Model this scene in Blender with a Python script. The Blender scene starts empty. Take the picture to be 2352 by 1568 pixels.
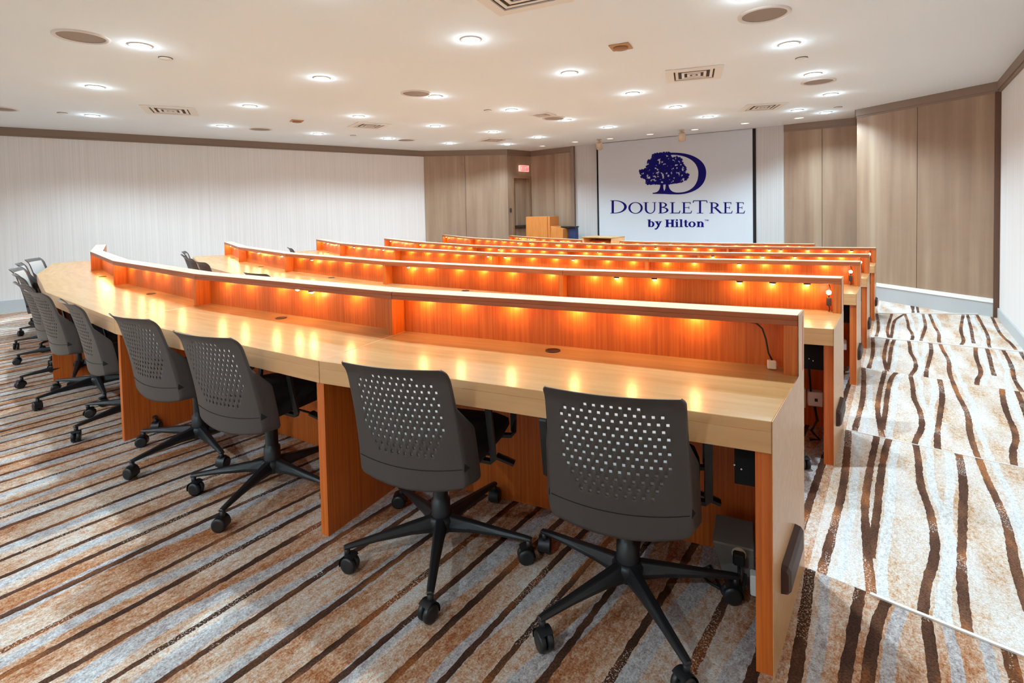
import bpy, bmesh, math, random
from mathutils import Vector, Matrix
random.seed(7)
C = bpy.context.scene.collection
EYE = 1.362                       # eye height above the top tier (z = 0)
CEIL = EYE + 1.57
D = bpy.data

# ------------------------------------------------------------------ materials
def nodes(name):
    m = D.materials.new(name); m.use_nodes = True
    nt = m.node_tree; b = nt.nodes['Principled BSDF']
    return m, nt, b
def N(nt, t, **kw):
    n = nt.nodes.new(t)
    for k, v in kw.items():
        if k in n.inputs: n.inputs[k].default_value = v
        else: setattr(n, k, v)
    return n
def lk(nt, a, b): nt.links.new(a, b)
def srgb(r, g, b):
    f = lambda c: (c/255/12.92) if c/255 <= .04045 else ((c/255+.055)/1.055)**2.4
    return (f(r), f(g), f(b), 1)
def mixc(nt, fac, a, b, mode='MIX'):
    n = nt.nodes.new('ShaderNodeMix'); n.data_type = 'RGBA'; n.blend_type = mode
    for s, v in ((n.inputs[0], fac), (n.inputs[6], a), (n.inputs[7], b)):
        if hasattr(v, 'links'): lk(nt, v, s)
        else: s.default_value = v
    return n.outputs[2]
def mth(nt, op, a, b=None, c=None):
    n = nt.nodes.new('ShaderNodeMath'); n.operation = op
    for i, v in enumerate((a, b, c)):
        if v is None: continue
        if hasattr(v, 'links'): lk(nt, v, n.inputs[i])
        else: n.inputs[i].default_value = v
    return n.outputs[0]
def ramp(nt, fac, stops):
    r = nt.nodes.new('ShaderNodeValToRGB'); e = r.color_ramp.elements
    while len(e) < len(stops): e.new(.5)
    for el, (p, c) in zip(e, stops): el.position = p; el.color = c
    lk(nt, fac, r.inputs[0]); return r.outputs[0]
def noise(nt, vec, scale, detail=3, rough=.5, w=None):
    n = N(nt, 'ShaderNodeTexNoise'); n.inputs['Scale'].default_value = scale
    n.inputs['Detail'].default_value = detail; n.inputs['Roughness'].default_value = rough
    lk(nt, vec, n.inputs['Vector']); return n.outputs[0]
def mapped(nt, scale, loc=(0, 0, 0)):
    t = N(nt, 'ShaderNodeTexCoord'); m = N(nt, 'ShaderNodeMapping')
    m.inputs['Scale'].default_value = scale; m.inputs['Location'].default_value = loc
    lk(nt, t.outputs['Object'], m.inputs['Vector']); return m.outputs[0]
def plain(name, col, rough=.5, metal=0, spec=.5, coat=0):
    m, nt, b = nodes(name)
    b.inputs['Base Color'].default_value = col; b.inputs['Roughness'].default_value = rough
    b.inputs['Metallic'].default_value = metal; b.inputs['Specular IOR Level'].default_value = spec
    b.inputs['Coat Weight'].default_value = coat
    return m
def emit(name, col, s):
    m, nt, b = nodes(name)
    b.inputs['Base Color'].default_value = col
    b.inputs['Emission Color'].default_value = col; b.inputs['Emission Strength'].default_value = s
    m.cycles.emission_sampling = 'NONE'      # small glowing faces; the lamps beside them light the room
    return m
def wood(name, c1, c2, c3, grain, rough=.4, blot=1.2, coat=0, bump=0):
    m, nt, b = nodes(name)
    g = noise(nt, mapped(nt, grain), 1, 5, .6)
    bl = noise(nt, mapped(nt, tuple(v*.06 + .25 for v in (1, 1, 1))), blot*4, 2)
    col = ramp(nt, g, [(.3, c1), (.5, c2), (.72, c3)])
    col = mixc(nt, mth(nt, 'MULTIPLY', bl, .35), col, c1)
    lk(nt, col, b.inputs['Base Color']); b.inputs['Roughness'].default_value = rough
    b.inputs['Coat Weight'].default_value = coat; b.inputs['Coat Roughness'].default_value = .2
    return m
M = {}
M['maple'] = wood('maple_laminate', srgb(206, 154, 100), srgb(214, 164, 112), srgb(222, 175, 124), (2, 30, 30), .3, 1.0)
M['maple_top'] = wood('maple_worktop', srgb(168, 126, 78), srgb(178, 137, 88), srgb(188, 147, 98), (2.5, 25, 25), .27, 1.0)
M['ledge_top'] = wood('ledge_worktop', srgb(212, 178, 138), srgb(220, 188, 150), srgb(226, 198, 164), (2.5, 25, 25), .33, 1.0)  # same laminate as the worktop, paled to paint in the white wall's reflection
M['cherry'] = wood('cherry_veneer', srgb(184, 86, 26), srgb(208, 104, 34), srgb(224, 124, 48), (110, 110, 2.2), .42, 1.0)
M['cherry_h'] = wood('cherry_edge', srgb(150, 74, 36), srgb(168, 90, 48), srgb(180, 102, 58), (3, 60, 60), .4, 1.0)
M['orange_wood'] = wood('lectern_wood', srgb(196, 118, 52), srgb(208, 130, 62), srgb(218, 142, 74), (40, 40, 3), .4)
M['black'] = plain('black_plastic', srgb(30, 30, 31), .42)
M['fabric'] = plain('black_fabric', srgb(20, 18, 18), .9)
M['grommet'] = plain('brown_plastic', srgb(60, 32, 20), .5)
M['plaque'] = plain('bronze_plastic', srgb(74, 50, 44), .55)
M['white'] = plain('white_paint', srgb(226, 222, 216), .6)
M['nosing'] = plain('nosing_white', srgb(240, 236, 230), .5)
M['greybase'] = plain('grey_base', srgb(182, 185, 186), .5)
M['ring'] = plain('ceiling_ring', srgb(214, 206, 200), .5)
M['grille'] = plain('speaker_grille', srgb(150, 136, 126), .8)
M['ventdark'] = plain('vent_dark', srgb(62, 48, 40), .8)
M['tan'] = plain('tan_cover', srgb(186, 142, 100), .6)
M['spot'] = plain('spot_can', srgb(206, 184, 160), .5)
M['chrome'] = plain('chrome', srgb(200, 200, 200), .25, 1)
M['blue'] = plain('blue_plastic', srgb(40, 54, 92), .5)
M['navy'] = plain('navy_ink', srgb(16, 12, 100), .6, spec=.1)
M['greybox'] = plain('grey_plastic', srgb(120, 116, 110), .5)
M['cream'] = plain('cream_plastic', srgb(232, 214, 180), .5)
M['seam'] = plain('dark_seam', srgb(40, 26, 18), .7)
M['darkbrown'] = plain('dark_brown_trim', srgb(98, 66, 50), .5)
M['bulb'] = emit('warm_bulb', (1, .76, .42, 1), 45)
M['lens'] = emit('downlight_lens', (1, .97, .93, 1), 18)
M['lens_dim'] = emit('washer_lens', (1, .9, .78, 1), 1.6)
M['exit_red'] = emit('exit_red', (1, .12, .16, 1), 1.0)
M['exit_white'] = emit('exit_white', (1, .62, .52, 1), .75)

# chair shell: grey-black plastic
m, nt, b = nodes('chair_shell_plastic')
b.inputs['Base Color'].default_value = srgb(71, 65, 62); b.inputs['Roughness'].default_value = .42
nz = noise(nt, mapped(nt, (1, 1, 1)), 900, 1)
bp_ = N(nt, 'ShaderNodeBump'); bp_.inputs['Strength'].default_value = .08; bp_.inputs['Distance'].default_value = .001
lk(nt, nz, bp_.inputs['Height']); lk(nt, bp_.outputs[0], b.inputs['Normal'])
M['shell'] = m
m, nt, b = nodes('mesh_liner')
b.inputs['Base Color'].default_value = srgb(222, 218, 214); b.inputs['Roughness'].default_value = .9
tr = N(nt, 'ShaderNodeBsdfTranslucent'); tr.inputs[0].default_value = srgb(225, 222, 218); mx = N(nt, 'ShaderNodeMixShader'); mx.inputs[0].default_value = .5
lk(nt, b.outputs[0], mx.inputs[1]); lk(nt, tr.outputs[0], mx.inputs[2]); lk(nt, mx.outputs[0], nt.nodes['Material Output'].inputs[0])
M['liner'] = m

# painted / papered walls
def paper(name, c1, c2):
    m, nt, b = nodes(name)
    g = noise(nt, mapped(nt, (60, 60, .4)), 1, 3)
    lk(nt, ramp(nt, g, [(.35, c1), (.65, c2)]), b.inputs['Base Color']); b.inputs['Roughness'].default_value = .8
    return m
M['wallpaper'] = paper('white_vinyl_wall', srgb(214, 208, 204), srgb(224, 219, 215))
M['alcove'] = paper('alcove_wall', srgb(186, 184, 182), srgb(198, 196, 193))
M['screen'] = plain('screen_fabric', srgb(200, 206, 212), .9, spec=.1)
m, nt, b = nodes('ceiling_paint')
g = noise(nt, mapped(nt, (1, 1, 1)), .6, 2)
lk(nt, ramp(nt, g, [(.35, srgb(229, 237, 242)), (.65, srgb(232, 239, 244))]), b.inputs['Base Color']); b.inputs['Roughness'].default_value = .9
M['ceiling'] = m
# wood-effect wall panels with soft vertical streaks and blotches
m, nt, b = nodes('wall_panel_veneer')
g = noise(nt, mapped(nt, (2.2, 2.2, .12)), 1.6, 3, .6)
g2 = noise(nt, mapped(nt, (90, 90, 1.5)), 1, 3)
g3 = noise(nt, mapped(nt, (3, 3, 3.5)), 1, 4, .7)
col = ramp(nt, g, [(.3, srgb(128, 100, 80)), (.5, srgb(154, 126, 102)), (.7, srgb(178, 156, 132))])
col = mixc(nt, mth(nt, 'MULTIPLY', g2, .3), col, srgb(120, 92, 72))
col = mixc(nt, mth(nt, 'MULTIPLY', g3, .3), col, srgb(176, 152, 126))
lk(nt, col, b.inputs['Base Color']); b.inputs['Roughness'].default_value = .6
M['panel'] = m
M['crown'] = plain('crown_trim_paint', srgb(128, 106, 88), .5)

# carpet: dark stripes running down the room on a mottled ground
def carpet(name, amp, wav, dens, light, pale_ground=True):
    m, nt, b = nodes(name)
    t = N(nt, 'ShaderNodeTexCoord'); P = t.outputs['Object']
    sx = N(nt, 'ShaderNodeSeparateXYZ'); lk(nt, P, sx.inputs[0]); x, y = sx.outputs[0], sx.outputs[1]
    def vec(a, bb):
        c = N(nt, 'ShaderNodeCombineXYZ'); lk(nt, a, c.inputs[0]); lk(nt, bb, c.inputs[1]); return c.outputs[0]
    # sideways wander of the stripes
    wn = noise(nt, vec(mth(nt, 'MULTIPLY', x, .9), mth(nt, 'MULTIPLY', y, wav)), 1, 1, .4)
    jag = noise(nt, vec(mth(nt, 'MULTIPLY', x, 25), mth(nt, 'MULTIPLY', y, 25)), 1, 1)
    xx = mth(nt, 'ADD', x, mth(nt, 'MULTIPLY', mth(nt, 'SUBTRACT', wn, .5), amp))
    xj = mth(nt, 'ADD', xx, mth(nt, 'MULTIPLY', mth(nt, 'SUBTRACT', jag, .5), .012))
    def stripes(src, scale, off, rnd=.85):
        v = N(nt, 'ShaderNodeTexVoronoi'); v.voronoi_dimensions = '1D'; v.feature = 'DISTANCE_TO_EDGE'
        v.inputs['Scale'].default_value = 1; v.inputs['Randomness'].default_value = rnd
        lk(nt, mth(nt, 'ADD', mth(nt, 'MULTIPLY', src, scale), off), v.inputs['W']); return v.outputs['Distance']
    dist = stripes(xj, dens, 3.3)
    wid = mth(nt, 'ADD', .085, mth(nt, 'MULTIPLY', mth(nt, 'SUBTRACT', noise(nt, vec(mth(nt, 'MULTIPLY', x, 3), mth(nt, 'MULTIPLY', y, .7)), 1, 1), .5), .11))
    dark = mth(nt, 'LESS_THAN', dist, mth(nt, 'MULTIPLY', wid, 1.08))
    if light:                                  # the aisle carpet repeats one traced run of stripes on every tread
        tt = mth(nt, 'DIVIDE', y, 1.72); dark = None; pale2 = None
        xw = mth(nt, 'ADD', x, mth(nt, 'MULTIPLY', mth(nt, 'SUBTRACT', jag, .5), .010))
        wv = mth(nt, 'ADD', .012, mth(nt, 'MULTIPLY', noise(nt, vec(mth(nt, 'MULTIPLY', x, 6), mth(nt, 'MULTIPLY', y, 2.5)), 1, 1), .009))
        for run, t_min, band in AISLE_RUNS:
            xm = sum(p[1] for p in run)/len(run)
            fc = N(nt, 'ShaderNodeFloatCurve'); cu = fc.mapping.curves[0]
            cu.points[0].location = (run[0][0], .5+(run[0][1]-xm)*4); cu.points[1].location = (run[-1][0], .5+(run[-1][1]-xm)*4)
            for p in run[1:-1]: cu.points.new(p[0], .5+(p[1]-xm)*4)
            fc.mapping.update(); lk(nt, tt, fc.inputs['Value'])
            dx = mth(nt, 'SUBTRACT', mth(nt, 'SUBTRACT', xw, xm), mth(nt, 'DIVIDE', mth(nt, 'SUBTRACT', fc.outputs[0], .5), 4))
            mk = mth(nt, 'LESS_THAN', mth(nt, 'ABSOLUTE', dx), wv)
            if t_min: mk = mth(nt, 'MULTIPLY', mk, mth(nt, 'GREATER_THAN', tt, t_min))
            dark = mk if dark is None else mth(nt, 'MAXIMUM', dark, mk)
            if band:
                pn = noise(nt, vec(mth(nt, 'MULTIPLY', x, 3), mth(nt, 'MULTIPLY', y, 1.8)), 1, 1)
                mk = mth(nt, 'LESS_THAN', mth(nt, 'ABSOLUTE', mth(nt, 'SUBTRACT', dx, mth(nt, 'ADD', band-.03, mth(nt, 'MULTIPLY', pn, .06)))), .017)
                pale2 = mk if pale2 is None else mth(nt, 'MAXIMUM', pale2, mk)
    # pale bands beside some stripes
    xb = mth(nt, 'ADD', xx, mth(nt, 'MULTIPLY', mth(nt, 'SUBTRACT', noise(nt, vec(mth(nt, 'MULTIPLY', x, 1.2), mth(nt, 'MULTIPLY', y, 1.1)), 1, 1), .5), .25))
    pale = mth(nt, 'LESS_THAN', stripes(xb, dens*.62, 11.7), .13)
    if light: pale = pale2
    # mottled ground
    fine = noise(nt, P, 150, 2, .8)
    spk = noise(nt, vec(mth(nt, 'MULTIPLY', x, 62), mth(nt, 'MULTIPLY', y, 34)), 1, 5, .85)
    big = noise(nt, vec(mth(nt, 'MULTIPLY', x, 5), mth(nt, 'MULTIPLY', y, 1.6)), 1, 3, .6)
    k = mth(nt, 'ADD', mth(nt, 'MULTIPLY', spk, .5), mth(nt, 'MULTIPLY', big, .5))
    if light and pale_ground:
        ground = ramp(nt, k, [(.39, srgb(178, 132, 92)), (.45, srgb(198, 174, 152)), (.52, srgb(208, 198, 190)), (.62, srgb(216, 213, 210))])
        palec = ramp(nt, spk, [(.35, srgb(180, 186, 190)), (.6, srgb(222, 226, 227))])
    else:
        ground = ramp(nt, k, [(.40, srgb(148, 88, 52)), (.465, srgb(176, 130, 98)), (.53, srgb(194, 168, 148)), (.60, srgb(204, 198, 192))])
        palec = ramp(nt, spk, [(.35, srgb(128, 132, 140)), (.6, srgb(190, 195, 200))])
    big2 = noise(nt, vec(mth(nt, 'MULTIPLY', x, 9), mth(nt, 'MULTIPLY', y, 3)), 1, 2)
    darkc = ramp(nt, big2, [(.40, srgb(66, 44, 34)), (.54, srgb(88, 58, 42)), (.66, srgb(140, 84, 48))])
    if light and pale_ground: darkc = ramp(nt, big2, [(.40, srgb(84, 58, 46)), (.54, srgb(110, 76, 58)), (.66, srgb(156, 102, 66))])
    hole = mth(nt, 'MULTIPLY', mth(nt, 'GREATER_THAN', fine, .57), mth(nt, 'GREATER_THAN', big, .56))
    dk = mth(nt, 'MULTIPLY', dark, mth(nt, 'SUBTRACT', 1, mth(nt, 'MULTIPLY', hole, .7)))
    col = mixc(nt, mth(nt, 'MULTIPLY', pale, .7), ground, palec)
    col = mixc(nt, dk, col, darkc)
    col = mixc(nt, .5, col, ramp(nt, fine, [(.35, (.02, .015, .01, 1)), (.65, (1, .95, .9, 1))]), 'SOFT_LIGHT')
    lk(nt, col, b.inputs['Base Color']); b.inputs['Roughness'].default_value = .95; b.inputs['Specular IOR Level'].default_value = .1
    bu = N(nt, 'ShaderNodeBump'); bu.inputs['Strength'].default_value = .4; bu.inputs['Distance'].default_value = .004
    lk(nt, fine, bu.inputs['Height']); lk(nt, bu.outputs[0], b.inputs['Normal'])
    return m
AISLE_RUNS = [([(0, -.245), (.2, -.234), (.5, -.228), (.75, -.24), (1, -.262)], 0, .05),
              ([(0, -.072), (.25, -.11), (.4, -.128), (.6, -.13), (.85, -.118), (1, -.11)], 0, 0),
              ([(0, -.08), (.2, -.092), (.4, -.084), (.6, -.08), (.9, -.06), (1, -.035)], .19, .045),
              ([(0, .06), (.15, .08), (.3, .115), (.45, .115), (.65, .085), (.85, .08), (1, .07)], 0, .05),
              ([(0, .18), (.2, .187), (.5, .225), (.75, .257), (1, .262)], 0, -.045),
              ([(0, .37), (.3, .358), (.55, .375), (.8, .355), (1, .345)], 0, .055),
              ([(0, .50), (.2, .53), (.4, .585), (.7, .60), (1, .64)], 0, .05),
              ([(0, .66), (.4, .67), (.75, .705), (1, .725)], .35, 0),
              ([(0, .80), (.3, .79), (.6, .83), (1, .85)], 0, -.05), ([(0, .97), (.4, 1.0), (.7, .97), (1, .98)], 0, 0)]
M['carpet'] = carpet('striped_carpet', .12, .5, 7.2, False)
M['carpet_aisle'] = carpet('wavy_striped_carpet', .34, 1.35, 5.4, True)
M['carpet_top'] = carpet('wavy_striped_carpet_brown', .34, 1.35, 5.4, True, False)

# ------------------------------------------------------------------ mesh builder
class MB:
    def __init__(s): s.v = []; s.f = []; s.m = []; s.sm = []
    def face(s, idx, mi=0, sm=False): s.f.append(tuple(idx)); s.m.append(mi); s.sm.append(sm)
    def add(s, vs, fs, mi=0, sm=False):
        o = len(s.v); s.v += [tuple(v) for v in vs]
        for f in fs: s.face([i+o for i in f], mi, sm)
        return o
    def box(s, a, b, mi=0, mis=None):
        x0, y0, z0 = a; x1, y1, z1 = b
        vs = [(x0,y0,z0),(x1,y0,z0),(x1,y1,z0),(x0,y1,z0),(x0,y0,z1),(x1,y0,z1),(x1,y1,z1),(x0,y1,z1)]
        fs = [(0,3,2,1),(4,5,6,7),(0,1,5,4),(1,2,6,5),(2,3,7,6),(3,0,4,7)]   # bottom top front right back left
        o = len(s.v); s.v += vs
        for k, f in enumerate(fs): s.face([i+o for i in f], mis[k] if mis else mi)
    def prism(s, poly, z0, z1, mi=0, top=None, sides=None):
        n = len(poly); o = len(s.v)
        s.v += [(p[0], p[1], z0) for p in poly] + [(p[0], p[1], z1) for p in poly]
        s.face([o+i for i in reversed(range(n))], mi); s.face([o+n+i for i in range(n)], mi if top is None else top)
        for i in range(n):
            j = (i+1) % n; s.face((o+i, o+j, o+n+j, o+n+i), mi if sides is None else sides[i])
    def lathe(s, prof, n=24, mi=0, c=(0, 0, 0), cap=True, sm=True, M4=None):
        o = len(s.v)
        for r, z in prof:
            for k in range(n):
                a = 2*math.pi*k/n; p = Vector((r*math.cos(a), r*math.sin(a), z))
                if M4: p = M4 @ p
                s.v.append((p[0]+c[0], p[1]+c[1], p[2]+c[2]))
        for i in range(len(prof)-1):
            for k in range(n):
                l = (k+1) % n; s.face((o+i*n+k, o+i*n+l, o+(i+1)*n+l, o+(i+1)*n+k), mi, sm)
        if cap:
            s.face([o+k for k in reversed(range(n))], mi); s.face([o+(len(prof)-1)*n+k for k in range(n)], mi)
    def tube(s, pts, r, n=8, mi=0, flat=None):
        pts = [Vector(p) for p in pts]; o = len(s.v); up = Vector((0, 0, 1)); prev = None
        for i, p in enumerate(pts):
            t = (pts[min(i+1, len(pts)-1)] - pts[max(i-1, 0)]).normalized()
            a = t.cross(up)
            if a.length < .1: a = t.cross(Vector((1, 0, 0))) if prev is None else prev
            a.normalize(); 
            if prev is not None and a.dot(prev) < 0: a = -a
            prev = a; b2 = t.cross(a).normalized()
            ra, rb = (r, r) if flat is None else flat
            for k in range(n):
                an = 2*math.pi*k/n + math.pi/n
                s.v.append(tuple(p + a*math.cos(an)*ra + b2*math.sin(an)*rb))
        for i in range(len(pts)-1):
            for k in range(n):
                l = (k+1) % n; s.face((o+i*n+k, o+(i+1)*n+k, o+(i+1)*n+l, o+i*n+l), mi, n > 6)
        s.face([o+k for k in range(n)], mi); s.face([o+(len(pts)-1)*n+k for k in reversed(range(n))], mi)
    def build(s, name, mats, parent=None, bevel=0, smooth=False, mw=None):
        me = D.meshes.new(name); me.from_pydata(s.v, [], s.f)
        if not isinstance(mats, (list, tuple)): mats = [mats]
        for q in mats: me.materials.append(q)
        for p, mi, sm in zip(me.polygons, s.m, s.sm): p.material_index = mi; p.use_smooth = sm or smooth
        bm = bmesh.new(); bm.from_mesh(me); bmesh.ops.recalc_face_normals(bm, faces=bm.faces)
        if bevel:
            es = [e for e in bm.edges if len(e.link_faces) == 2 and e.calc_face_angle(0) > .6]
            bmesh.ops.bevel(bm, geom=es, offset=bevel, segments=1, affect='EDGES', clamp_overlap=True)
        bm.to_mesh(me); bm.free()
        o = D.objects.new(name, me); C.objects.link(o)
        if parent: o.parent = parent
        return o
def tag(o, label=None, cat=None, group=None, kind=None):
    if label: o['label'] = label
    if cat: o['category'] = cat
    if group: o['group'] = group
    if kind: o['kind'] = kind
    return o
def empty(name, loc, rz=0, **kw):
    o = D.objects.new(name, None); C.objects.link(o); o.location = loc; o.rotation_euler = (0, 0, rz); o.empty_display_size = .1
    return tag(o, **kw)
def copy_tree(o, parent=None):
    c = o.copy(); C.objects.link(c); c.parent = parent
    for ch in KIDS.get(o.name, []): copy_tree(ch, c)
    return c
KIDS = {}
def kids_of(root):
    KIDS.clear()
    for o in D.objects:
        if o.parent: KIDS.setdefault(o.parent.name, []).append(o)

# ------------------------------------------------------------------ row geometry (metres)
SB, LD, LH, XR = .4529, .1134, .2145, -.285
DH = .75
E1, E2 = .8905, -.0129
ROWS = [(1.562, -.2257, .1259, 1.866, XR, 0.), (3.208, -.2422, .1384, 1.887, XR, -.0727), (4.981, -.2608, .1503, 1.945, XR, -.1455),
        (6.596, -.2737, .1532, 1.913, XR, -.2182), (8.555, -.2551, .1716, 2.0935, XR, -.291), (9.56, -.225, .157, 1.54, -1.17, -.328)]
def polyl(r):
    Y, a, de, L, x, z = r
    pts = [Vector((x, Y))]
    for l in (L*E1, L*(1+E2), L, L*(1+E2), L*E1):
        pts.append(pts[-1] + l*Vector((-math.cos(a), math.sin(a)))); a += de
    return pts
def offs(pts, dist):
    ns = []
    for a, b in zip(pts, pts[1:]):
        t = (b-a).normalized(); ns.append(Vector((t.y, -t.x)))
    out = []
    for i, p in enumerate(pts):
        if i == 0: out.append(p + Vector((0, dist/ns[0].y)))
        elif i == len(pts)-1: out.append(p + ns[-1]*dist)
        else:
            m_ = (ns[i-1]+ns[i]).normalized(); out.append(p + m_*dist/m_.dot(ns[i]))
    return out
FR = [polyl(r) for r in ROWS]
BK = [offs(p, SB+LD) for p in FR]

# ------------------------------------------------------------------ floor tiers
FRONT_Z = -.328
XW = 1.08
rwy = [2.02, 3.74, 5.48, 7.29, 9.88]
def far_line(k):
    b = BK[k]; t = (b[5]-b[4]).normalized()
    return [Vector((XW+.1, rwy[k]))] + list(b) + [b[5] + t*.85]
near = [Vector((XW+.1, -3)), Vector((XR, -3))] + [Vector((p.x, -3)) for p in BK[0][1:]] + [Vector((-10.6, -3))]
zs = [r[5] for r in ROWS[:5]]
for k in range(5):
    far = far_line(k); yo = (near[1].y if k else .39)
    mb = MB(); base = -.6; n = len(far)
    for i in range(n-1):
        a, b, c, d = near[i], near[i+1], far[i+1], far[i]
        mb.prism([(p.x, p.y - yo) for p in (d, c, b, a)], base, zs[k], 1 if i == 0 else 0)
    o = mb.build('floor', [M['carpet'], M['carpet_aisle'] if k else M['carpet_top']]); o.location = (0, yo, 0); tag(o, kind='structure')
    near = far
mb = MB()
pl = [(p.x, p.y) for p in near] + [(-10.6, 13), (XW+.1, 13)]
o_ = [(XW+.1, 9.88)]
for i in range(len(near)-1):
    a, b = near[i], near[i+1]; mb.prism([(a.x, a.y), (a.x, 13), (b.x, 13), (b.x, b.y)], -.6, FRONT_Z, 1 if i == 0 else 0)
tag(mb.build('floor', [M['carpet'], M['carpet_aisle']]), kind='structure')
mb = MB(); mb.box((-14.2, -3, -.6), (-9.9, 13, -.285)); tag(mb.build('floor', M['carpet']), kind='structure')

# white nosings on the aisle steps
def nosing(n, k, x0, h, w):
    b = BK[k][0]; e = Vector((XW, rwy[k])); a = b + (e-b)*((x0-XR)/(XW-XR)); t = (e-a).normalized(); nn = Vector((t.y, -t.x))*-w
    mb = MB(); mb.prism([tuple(a), tuple(e), tuple(e-nn*1), tuple(a-nn*1)], zs[k]-.02, zs[k]+h)
    tag(mb.build('trim_%d' % n, M['nosing']), kind='structure')
nosing(1, 0, -.08, .006, .012); nosing(2, 1, -.27, .003, .006); nosing(3, 3, -.25, .012, .02); nosing(4, 4, -.28, .014, .02)

# ------------------------------------------------------------------ room shell
def wall_seg(mb, a, b, z0, z1, th=.12, mi=0, off=0):
    a, b = Vector(a), Vector(b); t = (b-a).normalized(); n = Vector((-t.y, t.x))   # outward to the left of a->b
    p = [a+n*off, b+n*off, b+n*(off+th), a+n*(off+th)]
    mb.prism([tuple(q) for q in p], z0, z1, mi)
TRIM = EYE + 1.42
def wall(name, a, b, mat, base_h=None, zf=FRONT_Z, trim=True, joints=(), basemat='greybase'):
    """a->b runs clockwise seen from above, room on the right"""
    a, b = Vector(a), Vector(b); L = (b-a).length; t = (b-a)/L
    mb = MB(); wall_seg(mb, a, b, -.6, CEIL, .12, 0)
    if joints:                                        # veneered sheets standing proud of a dark backing
        mb = MB(); wall_seg(mb, a, b, -.6, CEIL, .12, 1)
        js = [0] + [j*L for j in joints] + [L]
        for s0, s1 in zip(js, js[1:]):
            wall_seg(mb, a+t*(s0+.004), a+t*(s1-.004), -.5, TRIM, .02, 0, -.02)
    o = tag(mb.build(name, [mat, M['seam']]), kind='structure')
    return o
def crown(n, a, b, th=.04):
    mb = MB(); wall_seg(mb, a, b, TRIM+.035, CEIL, th, 0, -th); wall_seg(mb, a, b, TRIM, TRIM+.04, th*.6, 0, -th*.6)
    tag(mb.build('trim_%d' % n, M['crown']), kind='structure')
def basebd(name, a, b, z1, z0=-.5, th=.02, cap=False):
    mb = MB(); wall_seg(mb, a, b, z0, z1, th, 0, -th)
    if cap: wall_seg(mb, a, b, z1-.035, z1+.022, th+.014, 1, -th-.014)
    tag(mb.build(name, [M['greybase'], M['nosing']]), kind='structure')
LWf = lambda y: -12.401 + (y-1.856)*.2647
WL0, WL1 = (LWf(-3), -3), (LWf(9.77), 9.77)
B1, B2, B3, B4 = (-8.504, 11.133), (-8.36, 12.03), (-6.84, 11.88), (-1.92, 11.88)
R0, R1, R2 = (-.66, 11.88), (-.606, 10.85), (1.08, 9.64)
wall('wall_left', WL0, WL1, M['wallpaper'])
wall('wall_front_left_corner', WL1, B1, M['panel'], joints=(.49,))
wall('wall_front_left', B2, B3, M['panel'], joints=(.55,))
wall('wall_front', B3, B4, M['alcove'])
wall('wall_front_right', B4, R0, M['panel'], joints=(.535,))
wall('wall_front_right_return', R0, R1, M['panel'])
wall('wall_front_right_corner', R1, R2, M['panel'], joints=(.485,))
wall('wall_right', (1.08, 9.64), (1.08, -3), M['wallpaper'])
wall('wall_back', (1.08, -3), WL0, M['wallpaper'])
# door wall: reveal around the opening
db = (Vector(B2)-Vector(B1)); dL = db.length; dt = db/dL
def dp(s): return Vector(B1)+dt*s
mb = MB(); s0, s1, dz = .20, .80, EYE+.80
for a_, b_, z0, z1 in ((0, s0, -.6, CEIL), (s1, dL, -.6, CEIL), (s0, s1, dz, CEIL)): wall_seg(mb, dp(a_), dp(b_), z0, z1, .2)
tag(mb.build('wall_door_side', M['panel']), kind='structure')
dr = tag(D.objects.new('door_1', None), kind='structure'); C.objects.link(dr)
mb = MB(); wall_seg(mb, dp(s0), dp(s1), FRONT_Z, dz, .045, 0, .12); mb.build('door_leaf', M['panel'], dr)
mb = MB(); wall_seg(mb, dp(s0+.02), dp(s1-.02), EYE-.56, EYE-.50, .05, 0, .06); mb.build('push_bar', M['ventdark'], dr)
mb = MB()
for a_, b_, z0, z1 in ((s0-.07, s0, FRONT_Z, dz+.07), (s1, s1+.07, FRONT_Z, dz+.07), (s0, s1, dz, dz+.07)): wall_seg(mb, dp(a_), dp(b_), z0, z1, .03, 0, -.03)
mb.build('door_frame', plain('door_frame_wood', srgb(150, 118, 90), .5), dr)
# posts at alcove edges and at the end of the right corner panel
mb = MB(); mb.box((-6.93, 11.80, -.5), (-6.84, 11.9, CEIL)); tag(mb.build('trim_20', M['crown']), kind='structure')
mb = MB(); mb.box((1.02, 9.60, -.5), (1.085, 9.70, TRIM+.01)); tag(mb.build('trim_21', M['darkbrown']), kind='structure')
for i, (a, b) in enumerate(((WL0, WL1), (WL1, B1), (B1, B2), (B2, (-6.93, 11.88)), (B4, R0), (R0, R1), (R1, R2), ((1.08, 9.64), (1.08, -3)), ((1.08, -3), WL0))): crown(5+i, a, b)
basebd('baseboard_left', WL0, WL1, -.07); basebd('baseboard_right', (1.08, 9.64), (1.08, -3), -.153)
basebd('baseboard_corner', R1, R2, -.06, th=.03, cap=True)
mb = MB(); mb.box((-14.2, -3.2, CEIL), (1.4, 12.6, CEIL+.1)); tag(mb.build('ceiling', M['ceiling']), kind='structure')

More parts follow.
